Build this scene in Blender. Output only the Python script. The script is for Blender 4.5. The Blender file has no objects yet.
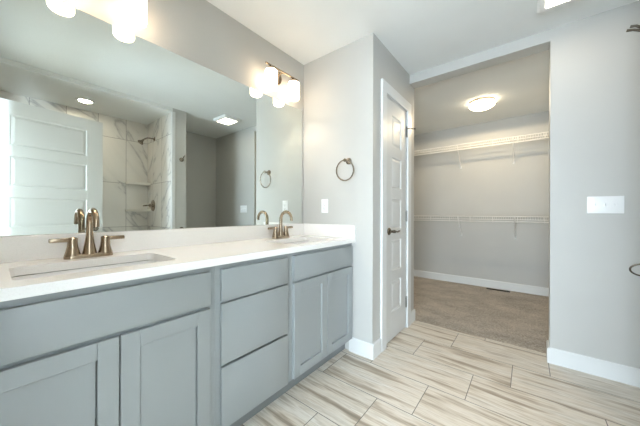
import bpy, bmesh, math, random
from mathutils import Vector, Matrix
C = bpy.context.scene.collection
PI = math.pi
random.seed(4)

# ------------------------------------------------------------------ camera
YAW, PITCH, ROLL, FPX = 38.445, -0.0045, 0.158, 261.43
cd = bpy.data.cameras.new('camera')
cd.sensor_width = 36.0
cd.sensor_fit = 'HORIZONTAL'
cd.lens = FPX / 640 * 36
cd.clip_start = 0.01
cam = bpy.data.objects.new('camera', cd)
C.objects.link(cam)
ya, pa, ra = map(math.radians, (YAW, PITCH, ROLL))
fw = Vector((-math.sin(ya) * math.cos(pa), math.cos(ya) * math.cos(pa), math.sin(pa)))
rt = Vector((math.cos(ya), math.sin(ya), 0))
up = rt.cross(fw)
r2 = rt * math.cos(ra) + up * math.sin(ra)
u2 = -rt * math.sin(ra) + up * math.cos(ra)
M = Matrix((r2, u2, -fw)).transposed().to_4x4()
M.translation = Vector((1.6037, 0, 1.0902))
cam.matrix_world = M
bpy.context.scene.camera = cam

# ------------------------------------------------------------------ world, daylight, exposure
sc = bpy.context.scene
sc.view_settings.view_transform = 'Standard'
sc.view_settings.look = 'None'
sc.view_settings.gamma = 1
sc.view_settings.use_curve_mapping = False
sc.view_settings.exposure = 1.46
w = bpy.data.worlds.new('daylight_world')
sc.world = w
w.use_nodes = True
w.node_tree.nodes['Background'].inputs[0].default_value = (0.72, 0.85, 1.0, 1)
w.node_tree.nodes['Background'].inputs[1].default_value = 1.5


def area(name, loc, target, sx, sy, power, color):
    ld = bpy.data.lights.new(name, 'AREA')
    ld.shape = 'RECTANGLE'
    ld.size, ld.size_y = sx, sy
    ld.energy = power
    ld.color = color
    o = bpy.data.objects.new(name, ld)
    C.objects.link(o)
    o.location = loc
    o.rotation_euler = (Vector(target) - Vector(loc)).to_track_quat('-Z', 'Y').to_euler()
    return o


# daylight lamps at two unseen bedroom windows, added to light the bathroom
area('added_side_daylight', (-1.28, -0.8, 1.4), (0.0, -0.8, 1.4), 0.8, 1.5, 560, (0.76, 0.89, 1.0))
area('added_rear_daylight', (1.95, -2.93, 1.1), (1.95, 0, 1.1), 2.8, 1.9, 182, (0.74, 0.88, 1.0))
P_SHADE, P_FAN, P_CAN, P_CLOSET = 3.3, 6.5, 38.0, 3.8      # emission strength of the room's lamps
WARM = (1.0, 0.76, 0.52)


# ------------------------------------------------------------------ materials
def new_mat(name):
    m = bpy.data.materials.new(name)
    m.use_nodes = True
    nt = m.node_tree
    return m, nt, nt.nodes['Principled BSDF']


def N(nt, t, **kw):
    n = nt.nodes.new(t)
    for k, v in kw.items():
        if k.startswith('i_'):
            n.inputs[k[2:].replace('_', ' ')].default_value = v
        else:
            setattr(n, k, v)
    return n


def math_n(nt, op, a, b=None, c=None):
    n = nt.nodes.new('ShaderNodeMath')
    n.operation = op
    for i, v in enumerate((a, b, c)):
        if v is None:
            continue
        if isinstance(v, (int, float)):
            n.inputs[i].default_value = v
        else:
            nt.links.new(v, n.inputs[i])
    return n.outputs[0]


def bump(nt, p, height, strength=0.1, dist=0.01):
    b = N(nt, 'ShaderNodeBump')
    b.inputs['Strength'].default_value = strength
    b.inputs['Distance'].default_value = dist
    nt.links.new(height, b.inputs['Height'])
    nt.links.new(b.outputs[0], p.inputs['Normal'])


def paint(name, col, rough=0.6, scale=160, strength=0.08, var=0.02):
    m, nt, p = new_mat(name)
    g = N(nt, 'ShaderNodeNewGeometry')
    n = N(nt, 'ShaderNodeTexNoise', i_Scale=scale, i_Detail=3.0)
    nt.links.new(g.outputs['Position'], n.inputs['Vector'])
    n2 = N(nt, 'ShaderNodeTexNoise', i_Scale=2.5, i_Detail=2.0)
    nt.links.new(g.outputs['Position'], n2.inputs['Vector'])
    r = N(nt, 'ShaderNodeValToRGB')
    r.color_ramp.elements[0].position, r.color_ramp.elements[1].position = 0.3, 0.7
    r.color_ramp.elements[0].color = (*[c * (1 - var) for c in col], 1)
    r.color_ramp.elements[1].color = (*[min(1, c * (1 + var)) for c in col], 1)
    nt.links.new(n2.outputs[0], r.inputs[0])
    nt.links.new(r.outputs[0], p.inputs['Base Color'])
    p.inputs['Roughness'].default_value = rough
    if strength:
        bump(nt, p, n.outputs[0], strength, 0.003)
    return m


def metal(name, col, rough=0.28):
    m, nt, p = new_mat(name)
    g = N(nt, 'ShaderNodeNewGeometry')
    n = N(nt, 'ShaderNodeTexNoise', i_Scale=220.0, i_Detail=2.0)
    nt.links.new(g.outputs['Position'], n.inputs['Vector'])
    mr = N(nt, 'ShaderNodeMapRange')
    mr.inputs['To Min'].default_value, mr.inputs['To Max'].default_value = rough - 0.05, rough + 0.05
    nt.links.new(n.outputs[0], mr.inputs[0])
    nt.links.new(mr.outputs[0], p.inputs['Roughness'])
    p.inputs['Base Color'].default_value = (*col, 1)
    p.inputs['Metallic'].default_value = 1
    return m


def glow(name, col, strength):
    m, nt, p = new_mat(name)
    g = N(nt, 'ShaderNodeNewGeometry')
    n = N(nt, 'ShaderNodeTexNoise', i_Scale=40.0)
    nt.links.new(g.outputs['Position'], n.inputs['Vector'])
    r = N(nt, 'ShaderNodeValToRGB')
    r.color_ramp.elements[0].color = (0.86, 0.86, 0.85, 1)
    r.color_ramp.elements[1].color = (0.9, 0.9, 0.89, 1)
    nt.links.new(n.outputs[0], r.inputs[0])
    nt.links.new(r.outputs[0], p.inputs['Base Color'])
    p.inputs['Roughness'].default_value = 0.35
    p.inputs['Emission Color'].default_value = (*col, 1)
    p.inputs['Emission Strength'].default_value = strength
    return m


def tile_floor():
    m, nt, p = new_mat('striped_porcelain_tile')
    L = nt.links.new
    g = N(nt, 'ShaderNodeNewGeometry')
    s = N(nt, 'ShaderNodeSeparateXYZ')
    L(g.outputs['Position'], s.inputs[0])
    v = math_n(nt, 'DIVIDE', math_n(nt, 'SUBTRACT', s.outputs[1], 1.7225), 0.305)
    row = math_n(nt, 'FLOOR', v)
    fv = math_n(nt, 'SUBTRACT', v, row)
    u = math_n(nt, 'DIVIDE', math_n(nt, 'SUBTRACT', math_n(nt, 'SUBTRACT', s.outputs[0], 1.319), math_n(nt, 'MULTIPLY', row, 0.2033)), 0.61)
    col = math_n(nt, 'FLOOR', u)
    fu = math_n(nt, 'SUBTRACT', u, col)
    du = math_n(nt, 'MULTIPLY', math_n(nt, 'MINIMUM', fu, math_n(nt, 'SUBTRACT', 1, fu)), 0.61)
    dv = math_n(nt, 'MULTIPLY', math_n(nt, 'MINIMUM', fv, math_n(nt, 'SUBTRACT', 1, fv)), 0.305)
    d = math_n(nt, 'MINIMUM', du, dv)
    grout = math_n(nt, 'LESS_THAN', d, 0.0021)
    cid = N(nt, 'ShaderNodeCombineXYZ')
    L(row, cid.inputs[0]); L(col, cid.inputs[1])
    wn = N(nt, 'ShaderNodeTexWhiteNoise', noise_dimensions='3D')
    L(cid.outputs[0], wn.inputs['Vector'])
    # streaks run along x; each tile has its own piece of the pattern
    off = math_n(nt, 'MULTIPLY', wn.outputs['Value'], 37.0)
    warp = N(nt, 'ShaderNodeTexNoise', i_Scale=2.2, i_Detail=2.0)
    L(g.outputs['Position'], warp.inputs['Vector'])
    yw = math_n(nt, 'ADD', s.outputs[1], math_n(nt, 'MULTIPLY', math_n(nt, 'SUBTRACT', warp.outputs[0], 0.5), 0.05))
    vec = N(nt, 'ShaderNodeCombineXYZ')
    L(math_n(nt, 'MULTIPLY', s.outputs[0], 1.0), vec.inputs[0])
    L(math_n(nt, 'MULTIPLY', yw, 12.0), vec.inputs[1])
    L(off, vec.inputs[2])
    n1 = N(nt, 'ShaderNodeTexNoise', i_Scale=1.0, i_Detail=5.0, i_Roughness=0.62)
    L(vec.outputs[0], n1.inputs['Vector'])
    r = N(nt, 'ShaderNodeValToRGB')
    e = r.color_ramp.elements
    e[0].position, e[0].color = 0.33, (0.31, 0.25, 0.19, 1)
    e[1].position, e[1].color = 0.41, (0.46, 0.385, 0.30, 1)
    for pos, c in ((0.45, (0.62, 0.545, 0.45)), (0.50, (0.77, 0.71, 0.625)), (0.55, (0.62, 0.56, 0.475)), (0.59, (0.80, 0.755, 0.685)), (0.66, (0.54, 0.475, 0.395))):
        x = e.new(pos)
        x.color = (*c, 1)
    L(n1.outputs[0], r.inputs[0])
    vec2 = N(nt, 'ShaderNodeCombineXYZ')
    L(math_n(nt, 'MULTIPLY', s.outputs[0], 2.0), vec2.inputs[0])
    L(math_n(nt, 'MULTIPLY', yw, 75.0), vec2.inputs[1])
    L(off, vec2.inputs[2])
    n2 = N(nt, 'ShaderNodeTexNoise', i_Scale=1.0, i_Detail=3.0)
    L(vec2.outputs[0], n2.inputs['Vector'])
    mx = N(nt, 'ShaderNodeMix', data_type='RGBA', blend_type='OVERLAY')
    mx.inputs[0].default_value = 0.32
    L(r.outputs[0], mx.inputs[6])
    L(n2.outputs[0], mx.inputs[7])
    mg = N(nt, 'ShaderNodeMix', data_type='RGBA')
    L(grout, mg.inputs[0])
    L(mx.outputs[2], mg.inputs[6])
    mg.inputs[7].default_value = (0.17, 0.155, 0.135, 1)
    L(mg.outputs[2], p.inputs['Base Color'])
    p.inputs['Roughness'].default_value = 0.42
    bump(nt, p, math_n(nt, 'SUBTRACT', 1.0, grout), 0.35, 0.002)
    return m


def marble(name, axis, u0):
    """white marble-look wall tile, 0.305 wide by 0.61 tall, laid upright; axis 0 runs along x, 1 along y"""
    m, nt, p = new_mat(name)
    L = nt.links.new
    g = N(nt, 'ShaderNodeNewGeometry')
    s = N(nt, 'ShaderNodeSeparateXYZ')
    L(g.outputs['Position'], s.inputs[0])
    u = math_n(nt, 'DIVIDE', math_n(nt, 'SUBTRACT', s.outputs[axis], u0), 0.305)
    col = math_n(nt, 'FLOOR', u)
    fu = math_n(nt, 'SUBTRACT', u, col)
    v = math_n(nt, 'DIVIDE', math_n(nt, 'SUBTRACT', s.outputs[2], 0.89), 0.61)
    row = math_n(nt, 'FLOOR', v)
    fv = math_n(nt, 'SUBTRACT', v, row)
    du = math_n(nt, 'MULTIPLY', math_n(nt, 'MINIMUM', fu, math_n(nt, 'SUBTRACT', 1, fu)), 0.305)
    dv = math_n(nt, 'MULTIPLY', math_n(nt, 'MINIMUM', fv, math_n(nt, 'SUBTRACT', 1, fv)), 0.61)
    grout = math_n(nt, 'LESS_THAN', math_n(nt, 'MINIMUM', du, dv), 0.0028)
    cid = N(nt, 'ShaderNodeCombineXYZ')
    L(row, cid.inputs[0]); L(col, cid.inputs[1])
    wn = N(nt, 'ShaderNodeTexWhiteNoise', noise_dimensions='3D')
    L(cid.outputs[0], wn.inputs['Vector'])
    off = math_n(nt, 'MULTIPLY', wn.outputs['Value'], 19.0)
    vec = N(nt, 'ShaderNodeCombineXYZ')
    a = math_n(nt, 'ADD', math_n(nt, 'MULTIPLY', s.outputs[axis], 0.80), math_n(nt, 'MULTIPLY', s.outputs[2], 0.60))
    b = math_n(nt, 'SUBTRACT', math_n(nt, 'MULTIPLY', s.outputs[axis], 0.60), math_n(nt, 'MULTIPLY', s.outputs[2], 0.80))
    L(math_n(nt, 'MULTIPLY', a, 2.5), vec.inputs[0])
    L(math_n(nt, 'MULTIPLY', b, 0.8), vec.inputs[1])
    L(off, vec.inputs[2])
    n1 = N(nt, 'ShaderNodeTexNoise', i_Scale=1.15, i_Detail=5.0, i_Roughness=0.5, i_Distortion=0.8)
    L(vec.outputs[0], n1.inputs['Vector'])
    dist = math_n(nt, 'ABSOLUTE', math_n(nt, 'SUBTRACT', n1.outputs[0], 0.5))
    r = N(nt, 'ShaderNodeValToRGB')
    e = r.color_ramp.elements
    e[0].position, e[0].color = 0.0, (0.50, 0.505, 0.50, 1)
    e[1].position, e[1].color = 0.10, (0.85, 0.835, 0.80, 1)
    x = e.new(0.009); x.color = (0.65, 0.645, 0.63, 1)
    x = e.new(0.028); x.color = (0.80, 0.79, 0.76, 1)
    L(dist, r.inputs[0])
    mg = N(nt, 'ShaderNodeMix', data_type='RGBA')
    L(grout, mg.inputs[0])
    L(r.outputs[0], mg.inputs[6])
    mg.inputs[7].default_value = (0.36, 0.36, 0.35, 1)
    L(mg.outputs[2], p.inputs['Base Color'])
    p.inputs['Roughness'].default_value = 0.22
    return m


def carpet_mat():
    m, nt, p = new_mat('beige_cut_pile_carpet')
    L = nt.links.new
    g = N(nt, 'ShaderNodeNewGeometry')
    n = N(nt, 'ShaderNodeTexNoise', i_Scale=210.0, i_Detail=3.0)
    L(g.outputs['Position'], n.inputs['Vector'])
    mp = N(nt, 'ShaderNodeMapping')
    mp.inputs['Scale'].default_value = (1.6, 2.6, 1)
    mp.inputs['Rotation'].default_value = (0, 0, 0.25)
    L(g.outputs['Position'], mp.inputs[0])
    n2 = N(nt, 'ShaderNodeTexNoise', i_Scale=1.6, i_Detail=4.0, i_Roughness=0.7)
    L(mp.outputs[0], n2.inputs['Vector'])
    n3 = N(nt, 'ShaderNodeTexNoise', i_Scale=60.0, i_Detail=4.0, i_Roughness=0.85)
    L(g.outputs['Position'], n3.inputs['Vector'])
    mix = math_n(nt, 'ADD', math_n(nt, 'MULTIPLY', n.outputs[0], 0.25), math_n(nt, 'ADD', math_n(nt, 'MULTIPLY', n2.outputs[0], 0.25), math_n(nt, 'MULTIPLY', n3.outputs[0], 0.50)))
    r = N(nt, 'ShaderNodeValToRGB')
    r.color_ramp.elements[0].position, r.color_ramp.elements[0].color = 0.40, (0.18, 0.15, 0.118, 1)
    r.color_ramp.elements[1].position, r.color_ramp.elements[1].color = 0.60, (0.62, 0.545, 0.455, 1)
    L(mix, r.inputs[0])
    L(r.outputs[0], p.inputs['Base Color'])
    p.inputs['Roughness'].default_value = 0.95
    p.inputs['Sheen Weight'].default_value = 0.2
    bump(nt, p, n.outputs[0], 0.7, 0.006)
    return m


def quartz():
    m, nt, p = new_mat('white_quartz')
    g = N(nt, 'ShaderNodeNewGeometry')
    n = N(nt, 'ShaderNodeTexNoise', i_Scale=260.0, i_Detail=2.0)
    nt.links.new(g.outputs['Position'], n.inputs['Vector'])
    r = N(nt, 'ShaderNodeValToRGB')
    r.color_ramp.elements[0].position, r.color_ramp.elements[0].color = 0.3, (0.87, 0.86, 0.835, 1)
    r.color_ramp.elements[1].position, r.color_ramp.elements[1].color = 0.5, (0.91, 0.90, 0.88, 1)
    nt.links.new(n.outputs[0], r.inputs[0])
    nt.links.new(r.outputs[0], p.inputs['Base Color'])
    p.inputs['Roughness'].default_value = 0.16
    return m


def pane_mat():
    m, nt, p = new_mat('window_glass')
    out = nt.nodes['Material Output']
    t = N(nt, 'ShaderNodeBsdfTransparent')
    gl = N(nt, 'ShaderNodeBsdfGlossy')
    gl.inputs['Roughness'].default_value = 0.02
    fr = N(nt, 'ShaderNodeFresnel')
    mx = N(nt, 'ShaderNodeMixShader')
    nt.links.new(fr.outputs[0], mx.inputs[0])
    nt.links.new(t.outputs[0], mx.inputs[1])
    nt.links.new(gl.outputs[0], mx.inputs[2])
    nt.links.new(mx.outputs[0], out.inputs[0])
    return m


WALL = paint('light_greige_wall_paint', (0.512, 0.510, 0.485), 0.55, 130, 0.10)
CEIL = paint('white_knockdown_ceiling', (0.80, 0.825, 0.82), 0.75, 55, 0.35)
TRIM = paint('white_trim_paint', (0.72, 0.735, 0.73), 0.35, 90, 0.02, 0.01)
DOORM = paint('white_door_paint', (0.67, 0.68, 0.67), 0.42, 300, 0.03, 0.01)
CAB = paint('blue_grey_cabinet_paint', (0.312, 0.337, 0.340), 0.38, 260, 0.02, 0.015)
KICK = paint('shade_dark_toe_kick_paint', (0.22, 0.235, 0.235), 0.5, 200, 0.03, 0.02)  # cabinet paint darkened: shade under the fronts is put into the colour
TILE = tile_floor()
CARPET = carpet_mat()
QUARTZ = quartz()
PORC = paint('white_vitreous_china', (0.86, 0.86, 0.85), 0.10, 100, 0.0, 0.005)
BRONZE = metal('brushed_champagne_bronze', (0.36, 0.28, 0.20), 0.24)
NICKEL = metal('satin_nickel', (0.33, 0.285, 0.23), 0.26)
DARKMETAL = metal('dark_metal', (0.10, 0.085, 0.065), 0.35)  # hook prongs and paper ring: backlit darkness put into the metal colour
DARKNICKEL = metal('dark_nickel', (0.17, 0.145, 0.115), 0.25)
HINGE = metal('satin_hinge_steel', (0.24, 0.235, 0.22), 0.38)
PLASTIC = paint('white_switch_plastic', (0.85, 0.86, 0.86), 0.3, 100, 0.0, 0.005)
SLOT = paint('dark_outlet_slot', (0.05, 0.05, 0.05), 0.6, 100, 0.0)
SHELFSTONE = paint('pale_shelf_stone', (0.78, 0.77, 0.73), 0.3, 60, 0.0, 0.04)
WIRE = paint('white_vinyl_coated_wire', (0.80, 0.79, 0.76), 0.4, 100, 0.0, 0.01)
REG = paint('brown_register_paint', (0.045, 0.034, 0.025), 0.5, 100, 0.0)
MARBLE_Y = marble('marble_tile_long_wall', 1, 0.27)
MARBLE_X = marble('marble_tile_end_wall', 0, 2.02)
PANE = pane_mat()
SHADE = glow('lit_opal_glass', WARM, P_SHADE)
FANL = glow('lit_fan_lens', (1.0, 0.86, 0.68), P_FAN)
CANL = glow('lit_downlight_lens', (1.0, 0.85, 0.65), P_CAN)
BOWL = glow('lit_frosted_bowl', (1.0, 0.84, 0.58), P_CLOSET)
mm, nt_, pp = new_mat('silvered_mirror')
pp.inputs['Metallic'].default_value = 1
pp.inputs['Roughness'].default_value = 0.0
gg = N(nt_, 'ShaderNodeNewGeometry')
nn = N(nt_, 'ShaderNodeTexNoise', i_Scale=3.0)
nt_.links.new(gg.outputs['Position'], nn.inputs['Vector'])
rr = N(nt_, 'ShaderNodeValToRGB')
rr.color_ramp.elements[0].color = (0.76, 0.80, 0.765, 1)
rr.color_ramp.elements[1].color = (0.77, 0.805, 0.77, 1)
nt_.links.new(nn.outputs[0], rr.inputs[0])
nt_.links.new(rr.outputs[0], pp.inputs['Base Color'])
MIRROR = mm


# ------------------------------------------------------------------ mesh helpers
class MB:
    def __init__(self):
        self.bm = bmesh.new()

    def box(self, x0, x1, y0, y1, z0, z1, bev=0.0, seg=2):
        bm = self.bm
        vs = [bm.verts.new((x, y, z)) for x in (x0, x1) for y in (y0, y1) for z in (z0, z1)]
        fs = [bm.faces.new([vs[i] for i in f]) for f in ((0, 1, 3, 2), (4, 6, 7, 5), (0, 4, 5, 1), (2, 3, 7, 6), (0, 2, 6, 4), (1, 5, 7, 3))]
        if bev:
            es = list({e for f in fs for e in f.edges})
            bmesh.ops.bevel(bm, geom=es, offset=bev, segments=seg, affect='EDGES', profile=0.5)
        return self

    def lathe(self, prof, seg=32, mat=None, cap=True):
        """prof: list of (r, z) about local z; mat places it"""
        bm = self.bm
        mat = mat or Matrix()
        rings = []
        for r, z in prof:
            if r < 1e-6:
                rings.append([bm.verts.new(mat @ Vector((0, 0, z)))])
            else:
                rings.append([bm.verts.new(mat @ Vector((r * math.cos(2 * PI * i / seg), r * math.sin(2 * PI * i / seg), z))) for i in range(seg)])
        for a, b in zip(rings, rings[1:]):
            for i in range(seg):
                j = (i + 1) % seg
                if len(a) == 1 and len(b) == 1:
                    continue
                if len(a) == 1:
                    bm.faces.new((a[0], b[i], b[j]))
                elif len(b) == 1:
                    bm.faces.new((a[i], b[0], a[j]))
                else:
                    bm.faces.new((a[i], b[i], b[j], a[j]))
        if cap:
            if len(rings[0]) > 1:
                bm.faces.new(list(reversed(rings[0])))
            if len(rings[-1]) > 1:
                bm.faces.new(rings[-1])
        return self

    def tube(self, pts, r, seg=12, closed=False):
        """r may be a number or one radius per point"""
        bm = self.bm
        pts = [Vector(p) for p in pts]
        n = len(pts)
        rad = r if isinstance(r, (list, tuple)) else [r] * n
        prev = None
        rings = []
        for i, p in enumerate(pts):
            if closed:
                t = pts[(i + 1) % n] - pts[i - 1]
            else:
                t = pts[min(i + 1, n - 1)] - pts[max(i - 1, 0)]
            t.normalize()
            if prev is None:
                a = Vector((0, 0, 1)) if abs(t.z) < 0.9 else Vector((1, 0, 0))
                nrm = t.cross(a).normalized()
            else:
                nrm = (prev - t * prev.dot(t)).normalized()
            prev = nrm
            b = t.cross(nrm)
            rings.append([bm.verts.new(p + rad[i] * (nrm * math.cos(2 * PI * k / seg) + b * math.sin(2 * PI * k / seg))) for k in range(seg)])
        pairs = list(zip(rings, rings[1:]))
        if closed:
            pairs.append((rings[-1], rings[0]))
        for a, b in pairs:
            # for the closing pair the frame may have turned: match by nearest vertex
            o = 0
            if closed and a is rings[-1]:
                o = min(range(seg), key=lambda k: (b[k].co - a[0].co).length)
            for k in range(seg):
                bm.faces.new((a[k], a[(k + 1) % seg], b[(k + 1 + o) % seg], b[(k + o) % seg]))
        if not closed:
            bm.faces.new(list(reversed(rings[0])))
            bm.faces.new(rings[-1])
        return self

    def loft(self, loops, cap0=False, cap1=False):
        bm = self.bm
        rings = [[bm.verts.new(p) for p in lp] for lp in loops]
        n = len(rings[0])
        for a, b in zip(rings, rings[1:]):
            for k in range(n):
                bm.faces.new((a[k], a[(k + 1) % n], b[(k + 1) % n], b[k]))
        if cap0:
            bm.faces.new(list(reversed(rings[0])))
        if cap1:
            bm.faces.new(rings[-1])
        return self

    def build(self, name, m, parent=None, smooth=35, loc=None):
        bm = self.bm
        bmesh.ops.recalc_face_normals(bm, faces=bm.faces)
        me = bpy.data.meshes.new(name)
        if loc is not None:
            bmesh.ops.translate(bm, verts=bm.verts, vec=-Vector(loc))
        bm.to_mesh(me)
        bm.free()
        me.materials.append(m)
        o = bpy.data.objects.new(name, me)
        C.objects.link(o)
        if loc is not None:
            o.location = loc
        if parent is not None:
            o.parent = parent
            pl = parent_world(parent)
            o.location = Vector(loc if loc is not None else (0, 0, 0)) - pl
        if smooth:
            me.polygons.foreach_set('use_smooth', [True] * len(me.polygons))
            lim = math.radians(smooth)
            b2 = bmesh.new()
            b2.from_mesh(me)
            for e in b2.edges:
                e.smooth = len(e.link_faces) == 2 and e.calc_face_angle(0) < lim
            b2.to_mesh(me)
            b2.free()
        return o


def parent_world(o):
    v = Vector(o.location)
    while o.parent is not None:
        o = o.parent
        v += Vector(o.location)
    return v


def tag(o, label=None, cat=None, group=None, kind=None):
    if label: o['label'] = label
    if cat: o['category'] = cat
    if group: o['group'] = group
    if kind: o['kind'] = kind
    return o


def thing(name, label, cat, loc, group=None):
    o = bpy.data.objects.new(name, None)
    o.empty_display_size = 0.05
    C.objects.link(o)
    o.location = loc
    return tag(o, label, cat, group)


def struct(o, label, cat=None):
    return tag(o, label, cat, None, 'structure')


def copy_tree(o, delta, parent=None):
    c = o.copy()
    C.objects.link(c)
    if parent is None:
        c.location = Vector(o.location) + Vector(delta)
    else:
        c.parent = parent
        c.matrix_parent_inverse = o.matrix_parent_inverse.copy()
    for ch in [k for k in C.objects if k.parent == o]:
        copy_tree(ch, delta, c)
    return c


def axis_mat(loc, d):
    """matrix whose local z points along d"""
    m = Vector(d).to_track_quat('Z', 'Y').to_matrix().to_4x4()
    m.translation = Vector(loc)
    return m


def rrect(x0, x1, y0, y1, r, z, n=6):
    pts = []
    for cx, cy, a0 in ((x1 - r, y1 - r, 0), (x0 + r, y1 - r, 90), (x0 + r, y0 + r, 180), (x1 - r, y0 + r, 270)):
        for k in range(n + 1):
            a = math.radians(a0 + 90 * k / n)
            pts.append((cx + r * math.cos(a), cy + r * math.sin(a), z))
    return pts


# ------------------------------------------------------------------ dimensions (metres)
H = 2.44
Y1, X2, Y2, X3 = 1.776, 0.6975, 2.548, 1.7325
T2 = 2.678            # far face of the wall that holds the closet opening
HH = 2.356            # underside of the opening's header
Y3 = 4.567            # closet back wall
XN, XS, YS0, YS1 = 2.85, 2.0, 1.45, 1.63
YE = -0.09            # entry wall
CX0, CX1 = 0.02, 1.90  # closet side walls
BH, BT = 0.113, 0.014

# ------------------------------------------------------------------ setting
f = MB().box(-0.12, 2.96, YE - 0.12, 2.69, -0.10, 0.0).build('floor', TILE, smooth=0)
struct(f, 'striped beige porcelain plank tile floor of the bathroom', 'floor')
f = MB().box(-0.10, 2.02, 2.69, Y3 + 0.1, -0.10, 0.002).build('floor_closet', CARPET, smooth=0)
struct(f, 'brown beige carpet of the walk-in closet', 'carpet')
f = MB().box(-0.12, 2.96, YE - 0.12, Y3 + 0.1, H, H + 0.1).build('ceiling', CEIL, smooth=0)
struct(f, 'white textured ceiling over bathroom and closet', 'ceiling')
f = MB().box(-0.12, 0.0, YE - 0.12, Y1 + 0.11, 0, H).build('wall_vanity', WALL, smooth=0)
struct(f, 'grey wall behind the long mirror and vanity', 'wall')
f = MB().box(0, X2, Y1, Y1 + 0.11, 0, H).build('wall_return', WALL, smooth=0)
struct(f, 'short grey wall with the towel ring at the vanity end', 'wall')
DY0, DY1, DZ = 2.0, 2.462, 2.055     # linen door rough opening
m = MB().box(X2 - 0.11, X2, Y1 + 0.11, DY0, 0, H).box(X2 - 0.11, X2, DY1, T2, 0, H).box(X2 - 0.11, X2, DY0, DY1, DZ, H)
struct(m.build('wall_linen', WALL, smooth=0), 'grey wall holding the narrow five-panel door', 'wall')
m = MB().box(X2, X3, Y2, T2, HH, H).box(X3, XN + 0.11, Y2, T2, 0, H)
struct(m.build('wall_opening', WALL, smooth=0), 'grey wall with the switch plate and the wide closet opening', 'wall')
struct(MB().box(-0.10, 2.02, Y3, Y3 + 0.1, 0, H).build('wall_closet_back', WALL, smooth=0), 'closet back wall carrying the wire shelves', 'wall')
struct(MB().box(CX0 - 0.12, CX0, Y1 + 0.11, Y3, 0, H).build('wall_closet_west', WALL, smooth=0), 'hidden side wall of the closet behind the narrow door', 'wall')
struct(MB().box(CX1, CX1 + 0.12, T2, Y3, 0, H).build('wall_closet_east', WALL, smooth=0), 'closet side wall behind the switch plate wall', 'wall')
struct(MB().box(CX0, X2 - 0.11, T2 - 0.11, T2, 0, H).build('wall_closet_inner', WALL, smooth=0), 'closet wall behind the linen cupboard', 'wall')
struct(MB().box(XN, XN + 0.11, YE - 0.12, Y2, 0, H).build('wall_east', WALL, smooth=0), 'outer wall of toilet nook and shower seen in the mirror', 'wall')
struct(MB().box(XS, XN, YS0 + 0.01, YS1, 0, H).build('wall_shower_stub', WALL, smooth=0), 'stub wall between shower and toilet nook seen in the mirror', 'wall')
EX0, EX1, EZ = 1.05, 1.872, 2.065
m = MB().box(-0.12, EX0, YE - 0.12, YE, 0, H).box(EX1, XN, YE - 0.12, YE, 0, H).box(EX0, EX1, YE - 0.12, YE, EZ, H)
struct(m.build('wall_entry', WALL, smooth=0), 'wall with the entry doorway behind the camera', 'wall')
struct(MB().box(XS, XN, YE, YS0 + 0.01, 2.395, H).build('ceiling_shower', CEIL, smooth=0), 'lowered ceiling over the tiled shower', 'ceiling')
struct(MB().box(2.84, XN, YE, YS0, 0, 2.395).build('wall_shower_long', MARBLE_Y, smooth=0), 'marble tiled long wall of the shower', 'wall')
struct(MB().box(XS + 0.012, 2.84, YS0, YS0 + 0.01, 0, 2.395).build('wall_shower_end', MARBLE_X, smooth=0), 'marble tiled shower end wall with the shower head', 'wall')
struct(MB().box(XS + 0.012, 2.84, YE, YE + 0.01, 0, 2.395).build('wall_shower_near', MARBLE_X, smooth=0), 'marble tiled shower wall by the entry', 'wall')
struct(MB().box(XS - 0.004, XS + 0.012, YS0 - 0.002, YS0 + 0.042, 0, 2.395, 0.002).build('trim_1', TRIM), 'pale edge strip where shower tile meets the stub wall', 'trim')
m = MB()
o0 = rrect(XS + 0.01, 2.84, YE + 0.01, YS0, 0.01, 0)
m.loft([o0, rrect(XS + 0.01, 2.84, YE + 0.01, YS0, 0.01, 0.09), rrect(XS + 0.09, 2.80, YE + 0.05, YS0 - 0.04, 0.04, 0.09), rrect(XS + 0.11, 2.78, YE + 0.07, YS0 - 0.06, 0.04, 0.035)], True, True)
struct(m.build('floor_shower', PORC), 'white shower pan with a low curb', 'shower pan')


def baseboard(name, segs, label):
    """segs: (x0, y0, x1, y1, nx, ny): wall line and the direction it faces"""
    m = MB()
    for x0, y0, x1, y1, nx, ny in segs:
        prof = [(0, 0), (BT, 0), (BT, BH - 0.012), (BT * 0.55, BH), (0, BH)]
        a = [(x0 + nx * d, y0 + ny * d, z) for d, z in prof]
        b = [(x1 + nx * d, y1 + ny * d, z) for d, z in prof]
        m.loft([a, b], True, True)
    return struct(m.build(name, TRIM, smooth=20), label, 'baseboard')


baseboard('baseboard_return', [(0.50, Y1, X2 + BT, Y1, 0, -1), (X2, Y1, X2, 1.904, 1, 0)], 'white baseboard wrapping the wall corner by the vanity')
baseboard('baseboard_linen', [(X2, 2.552, X2, T2 + BT, 1, 0), (CX0, T2, X2, T2, 0, 1)], 'short white baseboard between narrow door and closet')
baseboard('baseboard_opening', [(X3, Y2, XN, Y2, 0, -1), (X3, Y2 - BT, X3, T2, -1, 0)], 'white baseboard under the switch plate wall')
baseboard('baseboard_closet', [(CX0, Y3, CX1, Y3, 0, -1), (CX0, T2, CX0, Y3, 1, 0), (CX1, T2, CX1, Y3, -1, 0)], 'white baseboard along the closet back wall')
baseboard('baseboard_nook', [(XN, YS1, XN, Y2, -1, 0), (XS, YS1, XN, YS1, 0, 1)], 'white baseboard inside the toilet nook')

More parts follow.
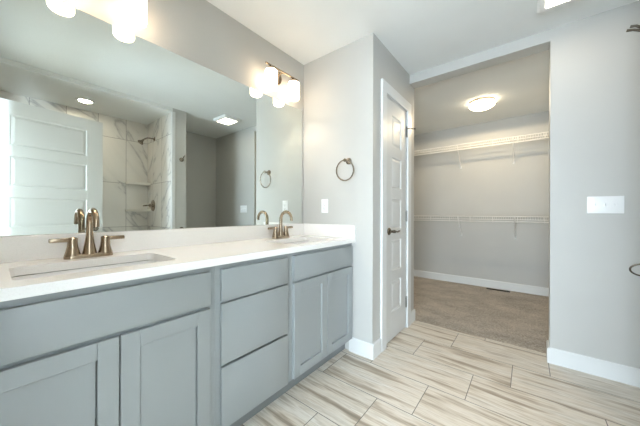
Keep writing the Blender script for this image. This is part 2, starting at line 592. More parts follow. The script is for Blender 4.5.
# bedroom behind the entry doorway; its two windows are added to bring in daylight
BY = -2.85
struct(MB().box(-1.2, 4.2, BY, YE - 0.12, -0.1, 0.0).build('floor_bedroom', CARPET, smooth=0), 'bedroom carpet behind the camera', 'floor')
struct(MB().box(-1.2, 4.2, BY, YE - 0.12, H, H + 0.1).build('ceiling_bedroom', CEIL, smooth=0), 'bedroom ceiling behind the camera', 'ceiling')
VY0, VY1, WZ0, WZ1 = -1.25, -0.35, 0.6, 2.2
m = MB().box(-1.3, -1.2, BY, VY0, 0, H).box(-1.3, -1.2, VY1, YE - 0.12, 0, H).box(-1.3, -1.2, VY0, VY1, 0, WZ0).box(-1.3, -1.2, VY0, VY1, WZ1, H)
m.box(4.2, 4.3, BY, YE - 0.12, 0, H).box(-1.3, -0.12, YE - 0.12, YE, 0, H).box(2.96, 4.3, YE - 0.12, YE, 0, H)
struct(m.build('wall_bedroom_sides', WALL, smooth=0), 'bedroom side walls behind the camera', 'wall')
WX0, WX1 = 0.5, 3.4
PZ0, PZ1 = 0.08, 2.12
m = MB().box(-1.3, WX0, BY - 0.1, BY, 0, H).box(WX1, 4.3, BY - 0.1, BY, 0, H).box(WX0, WX1, BY - 0.1, BY, 0, PZ0).box(WX0, WX1, BY - 0.1, BY, PZ1, H)
struct(m.build('wall_bedroom_far', WALL, smooth=0), 'bedroom wall with the added patio door behind the camera', 'wall')


def window(name, a0, a1, side, label):
    m, g = MB(), MB()
    WZ0, WZ1 = (0.6, 2.2) if side else (PZ0, PZ1)

    def bx(mm, u0, u1, d0, d1, z0, z1):
        if side:
            mm.box(-1.2 - d1, -1.2 - d0, u0, u1, z0, z1)
        else:
            mm.box(u0, u1, BY - d1, BY - d0, z0, z1)
    mid = (a0 + a1) / 2
    for u0, u1 in ((a0, a0 + 0.05), (a1 - 0.05, a1), (mid - 0.025, mid + 0.025)):
        bx(m, u0, u1, 0.02, 0.07, WZ0, WZ1)
    bx(m, a0, a1, 0.02, 0.07, WZ0, WZ0 + 0.05)
    bx(m, a0, a1, 0.02, 0.07, WZ1 - 0.05, WZ1)
    o = struct(m.build(name, TRIM, smooth=0), label, 'window')
    bx(g, a0 + 0.03, a1 - 0.03, 0.045, 0.05, WZ0 + 0.03, WZ1 - 0.03)
    g.build('window_pane', PANE, o, smooth=0)


window('window_1', WX0, WX1, False, 'white framed patio door added unseen behind the camera, full height to light the ceiling')
window('window_2', VY0, VY1, True, 'white framed window added unseen in the bedroom side wall for bounced daylight')


# ------------------------------------------------------------------ five-panel doors
def panel_door(wd, ht, t, side, bottom, top=0.115, gap=0.088):
    """door slab in local coordinates: x 0..wd, y -t/2..t/2, z 0..ht, five raised panels on both faces"""
    m = MB()
    ph = (ht - bottom - top - 4 * gap) / 5
    g = 0.009
    zs = []
    z = bottom
    for k in range(5):
        zs.append((z, z + ph))
        z += ph + gap
    m.box(0, wd, -t / 2 + g, t / 2 - g, 0, ht)
    m.box(0, side, -t / 2, t / 2, 0, ht, 0.001, 1).box(wd - side, wd, -t / 2, t / 2, 0, ht, 0.001, 1)
    edges = [(0, bottom)] + [(zs[k][1], zs[k + 1][0]) for k in range(4)] + [(zs[4][1], ht)]
    for a, b in edges:
        m.box(side, wd - side, -t / 2, t / 2, a, b)
    for a, b in zs:
        for s in (-1, 1):
            def rect(ins, dep):
                return [(side + ins, s * (t / 2 - dep), a + ins), (wd - side - ins, s * (t / 2 - dep), a + ins), (wd - side - ins, s * (t / 2 - dep), b - ins), (side + ins, s * (t / 2 - dep), b - ins)]
            m.loft([rect(-0.002, 0.0), rect(0.003, 0.0005), rect(0.010, g - 0.0005), rect(0.016, g - 0.0005), rect(0.034, 0.0035)], False, True)
    return m, zs


def lever_handle(parent, base, out, along, mat, part='lever_handle'):
    """rosette on the door face at base, facing out, lever pointing along"""
    base, out, along = Vector(base), Vector(out), Vector(along)
    m = MB()
    m.lathe([(0.0, 0), (0.031, 0), (0.031, 0.004), (0.026, 0.010), (0.012, 0.012), (0.0105, 0.040), (0.013, 0.042), (0.013, 0.056), (0.0, 0.058)], 28, axis_mat(base, out))
    p0 = base + out * 0.049
    pts = [p0 + along * d + Vector((0, 0, h)) for d, h in ((0, 0), (0.02, 0.001), (0.045, -0.002), (0.07, -0.004), (0.095, 0.0), (0.112, 0.003))]
    m.tube(pts, [0.011, 0.0095, 0.008, 0.0075, 0.007, 0.005], 12)
    return m.build(part, mat, parent)


def hinge(parent, p, ax, mat):
    m = MB()
    m.lathe([(0.0, -0.048), (0.006, -0.048), (0.006, 0.048), (0.0, 0.048)], 12, Matrix.Translation(Vector(p)))
    m.lathe([(0.0, 0.048), (0.0075, 0.048), (0.0075, 0.053), (0.0, 0.056)], 12, Matrix.Translation(Vector(p)))
    x, y, z = p
    a = Vector(ax)
    m.box(min(x, x + a.x * 0.02) - 0.001, max(x, x + a.x * 0.02) + 0.001, min(y, y + a.y * 0.02) - 0.001, max(y, y + a.y * 0.02) + 0.001, z - 0.045, z + 0.045)
    return m.build('hinge', mat, parent)


# narrow linen door, closed
m, _ = panel_door(0.452, 2.032, 0.035, 0.118, 0.225)
bmesh.ops.transform(m.bm, matrix=Matrix.Translation((X2 - 0.0175, 2.005, 0.013)) @ Matrix.Rotation(PI / 2, 4, 'Z'), verts=m.bm.verts)
d1 = m.build('door_1', DOORM, smooth=0, loc=(X2 - 0.0175, 2.231, 0.013))
struct(d1, 'narrow white five-panel door beside the closet opening', 'door')
tag(lever_handle(d1, (X2, 2.066, 0.938), (1, 0, 0), (0, 1, 0), DARKNICKEL), 'dark nickel lever handle')
for z in (0.245, 1.06, 1.86):
    hinge(d1, (X2 + 0.005, 2.461, z), (0, -1, 0), HINGE)
m = MB()
m.tube([(X2 + 0.006, 2.463, 1.895), (X2 + 0.03, 2.475, 1.893), (X2 + 0.062, 2.495, 1.890)], 0.004, 10)
m.lathe([(0, 0), (0.009, 0), (0.009, 0.012), (0, 0.012)], 14, axis_mat((X2 + 0.060, 2.494, 1.890), (0.85, 0.5, 0)))
m.tube([(X2 + 0.022, 2.471, 1.893), (X2 + 0.034, 2.455, 1.892)], 0.003, 8)
m.build('hinge_door_stop', DARKMETAL, d1)
CW = 0.085
CY0, CY1, CZ = 1.99, 2.467, 2.062
m = MB()
m.box(X2, X2 + 0.018, CY0 - CW, CY0, 0, CZ + 0.001, 0.003).box(X2, X2 + 0.018, CY1, CY1 + CW, 0, CZ + 0.001, 0.003).box(X2, X2 + 0.018, CY0 - CW, CY1 + CW, CZ, CZ + CW, 0.003)
m.box(X2 - 0.11, X2, CY0 + 0.004, DY0 + 0.002, 0, DZ).box(X2 - 0.11, X2, DY1 - 0.002, CY1 - 0.002, 0, DZ).box(X2 - 0.11, X2, DY0, DY1, DZ - 0.006, DZ)
m.box(X2 - 0.065, X2 - 0.038, DY0, DY0 + 0.012, 0, DZ).box(X2 - 0.065, X2 - 0.038, DY1 - 0.012, DY1, 0, DZ)
struct(m.build('trim_2', TRIM, smooth=20), 'white casing around the narrow door', 'trim')

# entry door, standing open in front of the shower (seen in the mirror)
p0, p1 = Vector((1.848, -0.03, 0)), Vector((1.955, 0.741, 0))
dirv = (p1 - p0).normalized()
wd = (p1 - p0).length
m, _ = panel_door(wd, 2.032, 0.035, 0.128, 0.235)
ang = math.atan2(dirv.y, dirv.x)
off = Matrix.Translation((p0.x, p0.y, 0.013)) @ Matrix.Rotation(ang, 4, 'Z') @ Matrix.Translation((0, -0.0175, 0))
bmesh.ops.transform(m.bm, matrix=off, verts=m.bm.verts)
nrm = Vector((-dirv.y, dirv.x, 0))
d2 = m.build('door_2', DOORM, smooth=0, loc=(p0.x + 0.02, p0.y + 0.3, 0.013))
struct(d2, 'wide white five-panel entry door standing open, seen in the mirror', 'door')
hp = p1 - dirv * 0.065
tag(lever_handle(d2, (hp.x, hp.y, 0.925), nrm, -dirv, NICKEL), 'nickel lever handle')
back = hp - nrm * 0.035
lever_handle(d2, (back.x, back.y, 0.925), -nrm, -dirv, NICKEL)
for z in (0.25, 1.06, 1.85):
    hinge(d2, (p0.x - 0.004, p0.y - 0.008, z), (0, 1, 0), HINGE)
m = MB()
m.box(EX0, EX0 + 0.018, YE - 0.12, YE, 0, EZ).box(EX1 - 0.018, EX1, YE - 0.12, YE, 0, EZ).box(EX0, EX1, YE - 0.12, YE, EZ - 0.015, EZ)
m.box(EX0 - 0.075, EX0 + 0.01, YE, YE + 0.018, 0, EZ - 0.005, 0.003).box(EX1 - 0.01, EX1 + 0.075, YE, YE + 0.018, 0, EZ - 0.005, 0.003).box(EX0 - 0.075, EX1 + 0.075, YE, YE + 0.018, EZ - 0.005, EZ + 0.08, 0.003)
struct(m.build('trim_3', TRIM, smooth=20), 'white casing of the entry doorway behind the camera', 'trim')


# ------------------------------------------------------------------ vanity cabinets
XB, XF, XD = 0.01, 0.517, 0.536      # back, face frame, door faces
ZB, ZT = 0.104, 0.86


def carcass(y0, y1, inner, root, name='carcass'):
    """hollow box with a face frame; inner: list of (y0, y1, z0, z1) openings"""
    m = MB()
    t = 0.016
    m.box(XB, XF - 0.019, y0, y0 + t, ZB, ZT).box(XB, XF - 0.019, y1 - t, y1, ZB, ZT)
    m.box(XB, XF - 0.019, y0 + t, y1 - t, ZB, ZB + t).box(XB, XB + 0.006, y0 + t, y1 - t, ZB + t, ZT)
    a, b = inner
    m.box(XF - 0.019, XF, y0, a, ZB, ZT).box(XF - 0.019, XF, b, y1, ZB, ZT)
    m.box(XF - 0.019, XF, a, b, ZB, ZB + 0.03).box(XF - 0.019, XF, a, b, ZT - 0.045, ZT).box(XF - 0.019, XF, a, b, 0.668, 0.70)
    return m.build(name, CAB, root, smooth=0)


def toe(y0, y1, root):
    return MB().box(0.44, 0.455, y0, y1, 0.0, ZB).build('toe_kick', KICK, root, smooth=0)


def slab(y0, y1, z0, z1, name, root):
    return MB().box(XF + 0.0005, XD, y0, y1, z0, z1, 0.0022, 2).build(name, CAB, root)


def shaker(y0, y1, z0, z1, root, rail=0.057):
    m = MB()
    m.box(XF + 0.0005, XD, y0, y0 + rail, z0, z1, 0.0018, 1).box(XF + 0.0005, XD, y1 - rail, y1, z0, z1, 0.0018, 1)
    m.box(XF + 0.0005, XD, y0 + rail, y1 - rail, z0, z0 + rail, 0.0012, 1).box(XF + 0.0005, XD, y0 + rail, y1 - rail, z1 - rail, z1, 0.0012, 1)
    d = m.build('door', CAB, root)
    MB().box(XF + 0.001, XD - 0.0105, y0 + rail + 0.003, y1 - rail - 0.003, z0 + rail - 0.001, z1 - rail - 0.003).build('recessed_panel', CAB, d, smooth=0)
    return d


FT0, FT1 = 0.691, 0.835          # false fronts
DT0, DT1 = 0.113, 0.676          # doors
k1 = thing('vanity_cabinet', 'blue-grey sink cabinet with two shaker doors under the sink nearest the open door', 'cabinet', (0.27, 0.27, 0), 'vanity cabinets under the white countertop')
carcass(YE + 0.003, 0.617, (-0.02, 0.568), k1)
toe(YE + 0.003, 0.617, k1)
slab(-0.052, 0.591, FT0, FT1, 'false_front', k1)
shaker(-0.052, 0.2685, DT0, DT1, k1)
shaker(0.2725, 0.591, DT0, DT1, k1)
k2 = thing('vanity_cabinet', 'blue-grey cabinet of three drawers between the two sink cabinets', 'cabinet', (0.27, 0.85, 0), 'vanity cabinets under the white countertop')
carcass(0.618, 1.080, (0.668, 1.030), k2)
toe(0.618, 1.080, k2)
slab(0.643, 1.055, FT0, FT1, 'drawer', k2)
slab(0.643, 1.055, 0.405, 0.680, 'drawer', k2)
slab(0.643, 1.055, DT0, 0.393, 'drawer', k2)
k3 = thing('vanity_cabinet', 'blue-grey sink cabinet with two shaker doors against the towel ring wall', 'cabinet', (0.27, 1.43, 0), 'vanity cabinets under the white countertop')
carcass(1.081, Y1 - 0.002, (1.13, 1.73), k3)
toe(1.081, Y1 - 0.002, k3)
slab(1.107, 1.755, FT0, FT1, 'false_front', k3)
shaker(1.107, 1.429, DT0, DT1, k3)
shaker(1.433, 1.755, DT0, DT1, k3)

# ------------------------------------------------------------------ countertop with two cut-outs
SX0, SX1, SY = 0.163, 0.452, 0.227
SINKS = (0.266, 1.405)
TAPS = (0.272, 1.416)
CT0, CT1, CXF = 0.8605, 0.893, 0.549
ct = thing('countertop', 'long white quartz countertop with two sink cut-outs', 'countertop', (0.27, 0.85, CT0))
bm = bmesh.new()
loops = [[(0.001, YE + 0.002), (CXF, YE + 0.002), (CXF, Y1 - 0.001), (0.001, Y1 - 0.001)]]
for sy in SINKS:
    loops.append([(p[0], p[1]) for p in rrect(SX0, SX1, sy - SY, sy + SY, 0.03, 0)])
edges = []
for lp in loops:
    vs = [bm.verts.new((x, y, CT0)) for x, y in lp]
    edges += [bm.edges.new((vs[i], vs[(i + 1) % len(vs)])) for i in range(len(vs))]
res = bmesh.ops.triangle_fill(bm, use_beauty=True, use_dissolve=False, edges=edges)
faces = [g for g in res['geom'] if isinstance(g, bmesh.types.BMFace)]
ext = bmesh.ops.extrude_face_region(bm, geom=faces)
bmesh.ops.translate(bm, verts=[v for v in ext['geom'] if isinstance(v, bmesh.types.BMVert)], vec=(0, 0, CT1 - CT0))
m = MB()
m.bm.free()
m.bm = bm
m.build('slab', QUARTZ, ct, smooth=30)
MB().box(0.001, 0.0205, YE + 0.002, Y1 - 0.001, CT1 + 0.0003, 0.995, 0.0012, 1).build('backsplash', QUARTZ, ct)
MB().box(0.0207, CXF, Y1 - 0.0205, Y1 - 0.001, CT1 + 0.0003, 0.995, 0.0012, 1).build('side_splash', QUARTZ, ct)


def sink(sy, label):
    r = thing('sink_basin', label, 'sink', (0.307, sy, 0.72), 'undermount sinks')
    zt = CT0 - 0.003
    o = 0.002
    a = (SX0 - o, SX1 + o, sy - SY - o, sy + SY + o)
    e = 0.018

    def g(d, rr, z):
        return rrect(a[0] + d, a[1] - d, a[2] + d, a[3] - d, rr, z)
    m = MB()
    m.loft([g(-e, 0.045, zt - 0.012), g(-e, 0.045, zt), g(-0.001, 0.033, zt), g(0.001, 0.032, zt - 0.004), g(0.006, 0.035, zt - 0.06), g(0.014, 0.045, zt - 0.115), g(0.035, 0.05, zt - 0.132), g(0.09, 0.04, zt - 0.138), g(0.12, 0.022, zt - 0.140)], False, True)
    m.loft([g(-e, 0.045, zt - 0.012), g(-0.006, 0.04, zt - 0.016), g(0.0, 0.05, zt - 0.12), g(0.03, 0.055, zt - 0.146), g(0.12, 0.02, zt - 0.150)], False, True)
    m.build('bowl', PORC, r, smooth=50)
    m = MB().lathe([(0.0, -0.004), (0.022, -0.004), (0.023, 0.002), (0.019, 0.003), (0.017, 0.001), (0.0, 0.006)], 24, Matrix.Translation((0.307, sy, zt - 0.139)))
    m.build('drain', BRONZE, r)
    return r


sink(SINKS[0], 'rectangular white undermount sink below the faucet nearest the open door')
sink(SINKS[1], 'rectangular white undermount sink by the towel ring wall')


def faucet(sy, label):
    x = 0.088
    z = CT1
    r = thing('faucet', label, 'faucet', (x, sy, z + 0.0003), 'two-handle bronze faucets')
    m = MB()
    m.loft([rrect(x - 0.026, x + 0.026, sy - 0.083, sy + 0.083, 0.024, zz) for zz in (z + 0.0005, z + 0.012)] + [rrect(x - 0.022, x + 0.022, sy - 0.078, sy + 0.078, 0.020, z + 0.018)], True, True)
    m.build('base_plate', BRONZE, r)
    m = MB()
    m.lathe([(0.0, z + 0.016), (0.026, z + 0.016), (0.023, z + 0.03), (0.0175, z + 0.06), (0.0145, z + 0.085), (0.0135, z + 0.10)], 24, Matrix.Translation((x, sy, 0)))
    R_, zc = 0.058, 1.100 - 0.058 - 0.002
    pts = [(x, sy, z + 0.095), (x, sy, z + 0.12), (x, sy, zc)]
    for k in range(1, 15):
        a = PI - k / 14 * PI * 1.02
        pts.append((x + R_ + R_ * math.cos(a), sy, zc + R_ * math.sin(a)))
    pts.append((x + 2 * R_, sy, zc - 0.010))
    n = len(pts)
    m.tube(pts, [0.0130 - 0.0022 * i / (n - 1) for i in range(n)], 18)
    m.build('spout', BRONZE, r)
    for s in (-1, 1):
        hy = sy + s * 0.055
        m = MB()
        m.lathe([(0.0, z + 0.016), (0.027, z + 0.016), (0.0235, z + 0.028), (0.0185, z + 0.05), (0.0165, z + 0.072), (0.0165, z + 0.086), (0.012, z + 0.09), (0.0, z + 0.09)], 24, Matrix.Translation((x, hy, 0)))
        h = m.build('handle', BRONZE, r)
        m = MB()
        y0, y1 = sorted((hy + s * 0.004, hy + s * 0.072))
        m.box(x - 0.009, x + 0.009, y0, y1, z + 0.072, z + 0.0885, 0.004, 2)
        m.build('lever', BRONZE, h)
    return r


faucet(TAPS[0], 'bronze two-handle faucet whose reflection overlaps the open white door')
faucet(TAPS[1], 'bronze two-handle faucet below the towel ring, nearer the wall outlet')

# ------------------------------------------------------------------ mirror
mi = MB().box(0.0008, 0.006, YE + 0.01, 1.748, 0.996, 2.012, 0.0012, 1).build('wall_mirror', MIRROR, smooth=0, loc=(0.003, 0.83, 0.996))
tag(mi, 'long frameless wall mirror above the white backsplash', 'mirror')


# ------------------------------------------------------------------ vanity lights
def vanity_light(yc, label):
    r = thing('vanity_light', label, 'wall light', (0.0, yc, 2.185), 'two-shade vanity lights')
    xs, zb = 0.096, 2.196
    m = MB().lathe([(0.0, 0.0005), (0.062, 0.0005), (0.062, 0.014), (0.056, 0.021), (0.0, 0.024)], 36, axis_mat((0, yc, 2.185), (1, 0, 0)))
    m.build('backplate', BRONZE, r)
    m = MB().tube([(0.02, yc, 2.185), (0.05, yc, 2.188), (0.075, yc, 2.194), (xs, yc, zb)], 0.008, 12)
    m.build('arm', BRONZE, r)
    m = MB().tube([(xs, yc - 0.172, zb), (xs, yc + 0.172, zb)], 0.0075, 14)
    m.build('bar', BRONZE, r)
    for s in (-1, 1):
        y = yc + s * 0.12
        m = MB().lathe([(0.0, 2.194), (0.012, 2.192), (0.018, 2.183), (0.030, 2.174), (0.030, 2.166), (0.0, 2.166)], 24, Matrix.Translation((xs, y, 0)))
        c = m.build('shade_holder', BRONZE, r)
        m = MB().lathe([(0.0, 2.165), (0.034, 2.164), (0.043, 2.159), (0.047, 2.149), (0.047, 2.034), (0.044, 2.024), (0.039, 2.020), (0.036, 2.024), (0.036, 2.06), (0.0, 2.075)], 32, Matrix.Translation((xs, y, 0)))
        m.build('lamp_shade', SHADE, r, smooth=40)
        # the bulb's light leaving the open bottom of the shade
        ld = bpy.data.lights.new('bulb_light', 'SPOT')
        ld.energy, ld.color, ld.spot_size, ld.spot_blend, ld.shadow_soft_size = 1.8, (1.0, 0.84, 0.68), math.radians(125), 0.6, 0.035
        lo = bpy.data.objects.new('bulb_light', ld)
        C.objects.link(lo)
        lo.location = (xs, y, 2.012)
    return r


vanity_light(0.320, 'two-shade vanity light cut off by the top of the photo')
vanity_light(1.427, 'two-shade bronze vanity light in the corner by the towel ring wall')

# ------------------------------------------------------------------ wall accessories
tr = thing('towel_ring', 'bronze towel ring on the short wall above the outlet', 'towel ring', (0.487, Y1, 1.50))
m = MB().lathe([(0.0, 0.0005), (0.026, 0.0005), (0.026, 0.006), (0.020, 0.012), (0.011, 0.016), (0.009, 0.045), (0.013, 0.050), (0.013, 0.064), (0.0, 0.066)], 26, axis_mat((0.487, Y1, 1.503), (0, -1, 0)))
m.build('post', NICKEL, tr)
rc = Vector((0.482, Y1 - 0.056, 1.425))
m = MB().tube([rc + Vector((0.079 * math.cos(a), -0.006 * math.sin(a) + 0.004, 0.079 * math.sin(a))) for a in [2 * PI * k / 56 for k in range(56)]], 0.0056, 10, True)
m.build('ring', NICKEL, tr)

ou = thing('wall_outlet', 'white duplex outlet below the towel ring', 'outlet', (0.247, Y1, 1.15))
MB().box(0.212, 0.282, Y1 - 0.006, Y1 - 0.0005, 1.092, 1.208, 0.0025, 2).build('cover_plate', PLASTIC, ou)
MB().box(0.2305, 0.2635, Y1 - 0.009, Y1 - 0.0055, 1.117, 1.183, 0.0015, 2).build('receptacle', PLASTIC, ou)
for zc in (1.133, 1.167):
    m = MB().box(0.2395, 0.2415, Y1 - 0.0096, Y1 - 0.0088, zc - 0.005, zc + 0.005).box(0.2525, 0.2545, Y1 - 0.0096, Y1 - 0.0088, zc - 0.004, zc + 0.004)
    m.lathe([(0, 0), (0.003, 0), (0.003, 0.0008), (0, 0.0008)], 10, axis_mat((0.247, Y1 - 0.0088, zc - 0.011), (0, -1, 0)))
    m.build('slot', SLOT, ou)

sw = thing('switch_plate', 'white three-gang toggle switch plate beside the closet opening', 'light switch', (2.008, Y2, 1.15))
MB().box(1.923, 2.093, Y2 - 0.007, Y2 - 0.0005, 1.092, 1.207, 0.003, 2).build('cover_plate', PLASTIC, sw)
for k, x in enumerate((1.962, 2.008, 2.054)):
    m = MB().box(x - 0.005, x + 0.005, Y2 - 0.009, Y2 - 0.0065, 1.137, 1.162, 0.0008, 1)
    t = m.build('toggle', PLASTIC, sw)
    dz = 0.012 if k < 2 else -0.012
    m = MB()
    m.loft([[(x - 0.004, Y2 - 0.008, 1.1495 - 0.006), (x + 0.004, Y2 - 0.008, 1.1495 - 0.006), (x + 0.004, Y2 - 0.008, 1.1495 + 0.006), (x - 0.004, Y2 - 0.008, 1.1495 + 0.006)],
            [(x - 0.003, Y2 - 0.021, 1.1495 + dz - 0.004), (x + 0.003, Y2 - 0.021, 1.1495 + dz - 0.004), (x + 0.003, Y2 - 0.021, 1.1495 + dz + 0.004), (x - 0.003, Y2 - 0.021, 1.1495 + dz + 0.004)]], True, True)
    m.build('lever', PLASTIC, t)
    for zz in (1.1195, 1.1795):
        MB().lathe([(0, 0), (0.0032, 0), (0.0028, 0.0012), (0, 0.0014)], 12, axis_mat((x, Y2 - 0.007, zz), (0, -1, 0))).build('screw', PLASTIC, sw)

rh = thing('robe_hook', 'dark double robe hook high on the stub wall end', 'hook', (XS, 1.569, 1.79))
MB().lathe([(0, 0.0005), (0.027, 0.0005), (0.027, 0.006), (0.02, 0.012), (0.010, 0.016), (0.009, 0.034), (0, 0.036)], 26, axis_mat((XS, 1.569, 1.79), (-1, 0, 0))).build('base', NICKEL, rh)
for q in ([(1.970, 1.569, 1.790), (1.952, 1.572, 1.812), (1.936, 1.575, 1.829), (1.921, 1.577, 1.833)], [(1.970, 1.569, 1.788), (1.948, 1.566, 1.800), (1.928, 1.563, 1.810), (1.909, 1.562, 1.8145)]):
    MB().tube(q, [0.0055, 0.005, 0.0045, 0.005], 12).build('prong', DARKMETAL, rh)
ph = thing('paper_holder', 'dark oval paper holder ring at the frame edge below the switch plate', 'paper holder', (XS, 1.57, 0.90))
MB().lathe([(0, 0.0005), (0.024, 0.0005), (0.024, 0.006), (0.012, 0.012), (0.008, 0.016), (0.007, 0.046), (0, 0.048)], 24, axis_mat((XS, 1.57, 0.876), (-1, 0, 0))).build('post', NICKEL, ph)
MB().tube([Vector((1.964 + 0.043 * math.cos(a), 1.57 - 0.008 * math.sin(a), 0.8725 + 0.0255 * math.sin(a))) for a in [2 * PI * k / 40 for k in range(40)]], 0.0032, 10, True).build('ring', DARKMETAL, ph)


# ------------------------------------------------------------------ closet
def wire_shelf(z, label, clips):
    y0, y1 = 4.262, Y3 - 0.012
    r = thing('wire_shelf', label, 'shelf', (0.96, 4.41, z), 'wire closet shelves')
    m = MB()
    n = int((CX1 - CX0 - 0.02) / 0.0254)
    for k in range(n + 1):
        x = CX0 + 0.012 + k * 0.0254
        m.tube([(x, y1, z + 0.003), (x, y0 + 0.004, z + 0.003), (x, y0 - 0.0005, z), (x, y0, z - 0.038)], 0.0024, 5)
    m.build('wire_deck', WIRE, r)
    for nm, y, zz, rad in (('front_rod', y0, z, 0.0055), ('lip_rod', y0, z - 0.040, 0.0045), ('back_rod', y1, z, 0.0034), ('middle_rod', (y0 + y1) / 2, z - 0.002, 0.003)):
        MB().tube([(CX0 + 0.004, y, zz), (CX1 - 0.004, y, zz)], rad, 8).build(nm, WIRE, r)
    MB().tube([(CX0 + 0.004, y0 + 0.02, z - 0.068), (CX1 - 0.004, y0 + 0.02, z - 0.068)], 0.0075, 10).build('hanging_rod', WIRE, r)
    for k in range(7):
        x = CX0 + 0.13 + k * (CX1 - CX0 - 0.26) / 6
        MB().tube([(x, y0, z - 0.002), (x, y0 + 0.001, z - 0.045), (x, y0 + 0.010, z - 0.074), (x, y0 + 0.022, z - 0.078)], 0.0035, 8).build('rod_hook', WIRE, r)
    for x in clips:
        b = MB().tube([(x, y0 + 0.006, z - 0.006), (x, y0 + 0.02, z - 0.020), (x, Y3 - 0.016, z - 0.282)], 0.0075, 8).build('support_brace', WIRE, r)
        MB().box(x - 0.009, x + 0.009, Y3 - 0.016, Y3 - 0.0005, z - 0.306, z - 0.268, 0.003, 2).build('wall_clip', PLASTIC, b)
    return r


wire_shelf(2.095, 'white wire shelf high on the closet wall under the ceiling light', (0.79, 1.452))
wire_shelf(1.048, 'white wire shelf at waist height on the closet wall', (0.80, 1.470))

cl = thing('ceiling_light', 'round frosted bowl ceiling light in the closet', 'ceiling light', (1.17, 3.68, H))
cm = Matrix.Translation((1.17, 3.68, 0))
MB().lathe([(0.0, H - 0.0005), (0.132, H - 0.0005), (0.134, H - 0.016), (0.128, H - 0.021), (0, H - 0.021)], 40, cm).build('canopy', NICKEL, cl)
MB().lathe([(0.0, H - 0.022), (0.138, H - 0.026), (0.141, H - 0.034), (0.130, H - 0.058), (0.10, H - 0.080), (0.055, H - 0.093), (0.0, H - 0.097)], 40, cm).build('glass_bowl', BOWL, cl, smooth=60)
for k in range(3):
    a = math.radians(20 + 120 * k)
    x, y = 1.17 + 0.136 * math.cos(a), 3.68 + 0.136 * math.sin(a)
    x2, y2 = 1.17 + 0.152 * math.cos(a), 3.68 + 0.152 * math.sin(a)
    MB().tube([(1.17 + 0.125 * math.cos(a), 3.68 + 0.125 * math.sin(a), H - 0.014), (x2, y2, H - 0.018), (x2, y2, H - 0.042), (x, y, H - 0.050)], 0.005, 8).build('clip', NICKEL, cl)

ld = bpy.data.lights.new('closet_lamp_light', 'SPOT')
ld.energy, ld.color, ld.spot_size, ld.spot_blend, ld.shadow_soft_size = 13, (1.0, 0.80, 0.53), PI, 0.08, 0.04
lo = bpy.data.objects.new('closet_lamp_light', ld)
C.objects.link(lo)
lo.location = (1.17, 3.68, H - 0.112)

fr = thing('floor_register', 'brown slotted floor register in the carpet by the back wall', 'floor vent', (1.28, 4.455, 0.006))
m = MB()
rx0, rx1, ry0, ry1 = 1.142, 1.417, 4.428, 4.480
m.box(rx0, rx1, ry0, ry0 + 0.007, 0.0065, 0.013).box(rx0, rx1, ry1 - 0.007, ry1, 0.0065, 0.013)
for a, b in ((rx0, rx0 + 0.008), (1.2735, 1.2855), (rx1 - 0.008, rx1)):
    m.box(a, b, ry0, ry1, 0.0065, 0.013)
m.build('flange', REG, fr, smooth=0)
m = MB()
for a, b in ((rx0 + 0.008, 1.2735), (1.2855, rx1 - 0.008)):
    for k in range(4):
        y = ry0 + 0.0085 + k * 0.0105
        m.box(a, b, y, y + 0.003, 0.0065, 0.012)
m.build('louvre', REG, fr, smooth=0)
MB().box(rx0 + 0.004, rx1 - 0.004, ry0 + 0.004, ry1 - 0.004, 0.0062, 0.0072).build('duct_opening', SLOT, fr, smooth=0)

# ------------------------------------------------------------------ toilet nook fan light, shower fittings (seen in the mirror)
fx0, fx1, fy0, fy1 = 1.65, 1.955, 1.985, 2.25
fan = thing('fan_light', 'square lit exhaust fan on the ceiling by the switch plate wall', 'fan light', ((fx0 + fx1) / 2, (fy0 + fy1) / 2, H))
m = MB().loft([rrect(fx0, fx1, fy0, fy1, 0.012, H - 0.0005), rrect(fx0, fx1, fy0, fy1, 0.012, H - 0.028), rrect(fx0 + 0.012, fx1 - 0.012, fy0 + 0.012, fy1 - 0.012, 0.012, H - 0.036)], True, True)
m.build('housing', PLASTIC, fan, smooth=20)
MB().loft([rrect(fx0 + 0.04, fx1 - 0.04, fy0 + 0.04, fy1 - 0.04, 0.01, H - 0.0363), rrect(fx0 + 0.044, fx1 - 0.044, fy0 + 0.044, fy1 - 0.044, 0.01, H - 0.039)], True, True).build('lens', FANL, fan, smooth=20)

can = thing('recessed_downlight', 'round recessed downlight over the shower, seen in the mirror', 'ceiling light', (2.46, 0.685, 2.395))
cm = Matrix.Translation((2.46, 0.685, 0))
MB().lathe([(0.060, 2.3945), (0.088, 2.3945), (0.086, 2.388), (0.062, 2.386)], 36, cm, cap=False).build('trim_ring', PLASTIC, can)
MB().lathe([(0.0, 2.394), (0.0615, 2.394), (0.0615, 2.389), (0.0, 2.3885)], 36, cm).build('lens', CANL, can)

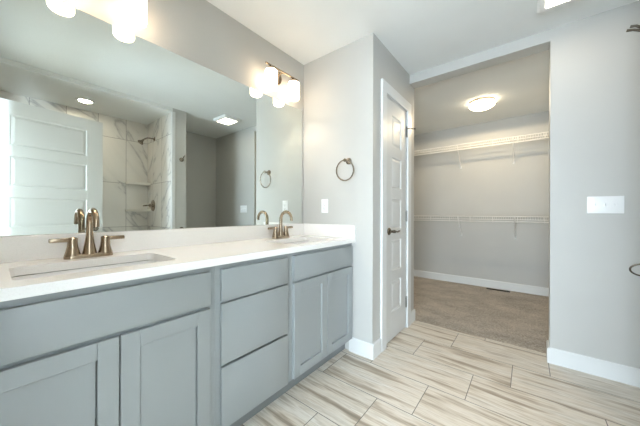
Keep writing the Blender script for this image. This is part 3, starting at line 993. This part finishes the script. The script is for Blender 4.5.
sh = thing('shower_sprayer', 'bronze shower head on a bent arm, seen in the mirror', 'shower head', (2.575, YS0, 2.135))
MB().lathe([(0, 0.0005), (0.030, 0.0005), (0.028, 0.006), (0.012, 0.011), (0, 0.012)], 26, axis_mat((2.575, YS0, 2.135), (0, -1, 0))).build('flange', NICKEL, sh)
MB().tube([(2.575, YS0 - 0.004, 2.135), (2.575, YS0 - 0.05, 2.137), (2.575, YS0 - 0.09, 2.132), (2.575, YS0 - 0.125, 2.110), (2.575, YS0 - 0.145, 2.088)], 0.0095, 12).build('arm', NICKEL, sh)
d = Vector((0, -0.62, -0.78))
MB().lathe([(0, -0.004), (0.014, 0.0), (0.015, 0.016), (0.024, 0.030), (0.036, 0.044), (0.038, 0.052), (0.035, 0.057), (0, 0.057)], 28, axis_mat((2.575, YS0 - 0.142, 2.092), d)).build('spray_head', NICKEL, sh)
sv = thing('shower_valve', 'round bronze shower valve with lever, seen in the mirror', 'shower valve', (2.62, YS0, 1.19))
MB().lathe([(0, 0.0005), (0.082, 0.0005), (0.080, 0.006), (0.05, 0.012), (0.028, 0.016), (0.026, 0.045), (0.022, 0.05), (0, 0.052)], 36, axis_mat((2.62, YS0, 1.19), (0, -1, 0))).build('escutcheon', NICKEL, sv)
MB().tube([(2.62, YS0 - 0.03, 1.19), (2.62, YS0 - 0.07, 1.19), (2.62, YS0 - 0.105, 1.187), (2.62, YS0 - 0.125, 1.183)], [0.014, 0.011, 0.009, 0.008], 12).build('lever', NICKEL, sv)
for z, lb in ((1.487, 'upper pale stone corner shelf in the shower, seen in the mirror'), (1.105, 'lower pale stone corner shelf in the shower beside the valve, seen in the mirror')):
    m = MB()
    pts = [(2.839, 1.178), (2.810, 1.178), (2.716, 1.405), (2.708, YS0 - 0.001), (2.839, YS0 - 0.001)]
    m.loft([[(x, y, z) for x, y in pts], [(x, y, z + 0.034) for x, y in pts]], True, True)
    tag(m.build('corner_shelf', SHELFSTONE, smooth=0, loc=(2.80, 1.35, z)), lb, 'shelf', 'shower corner shelves')
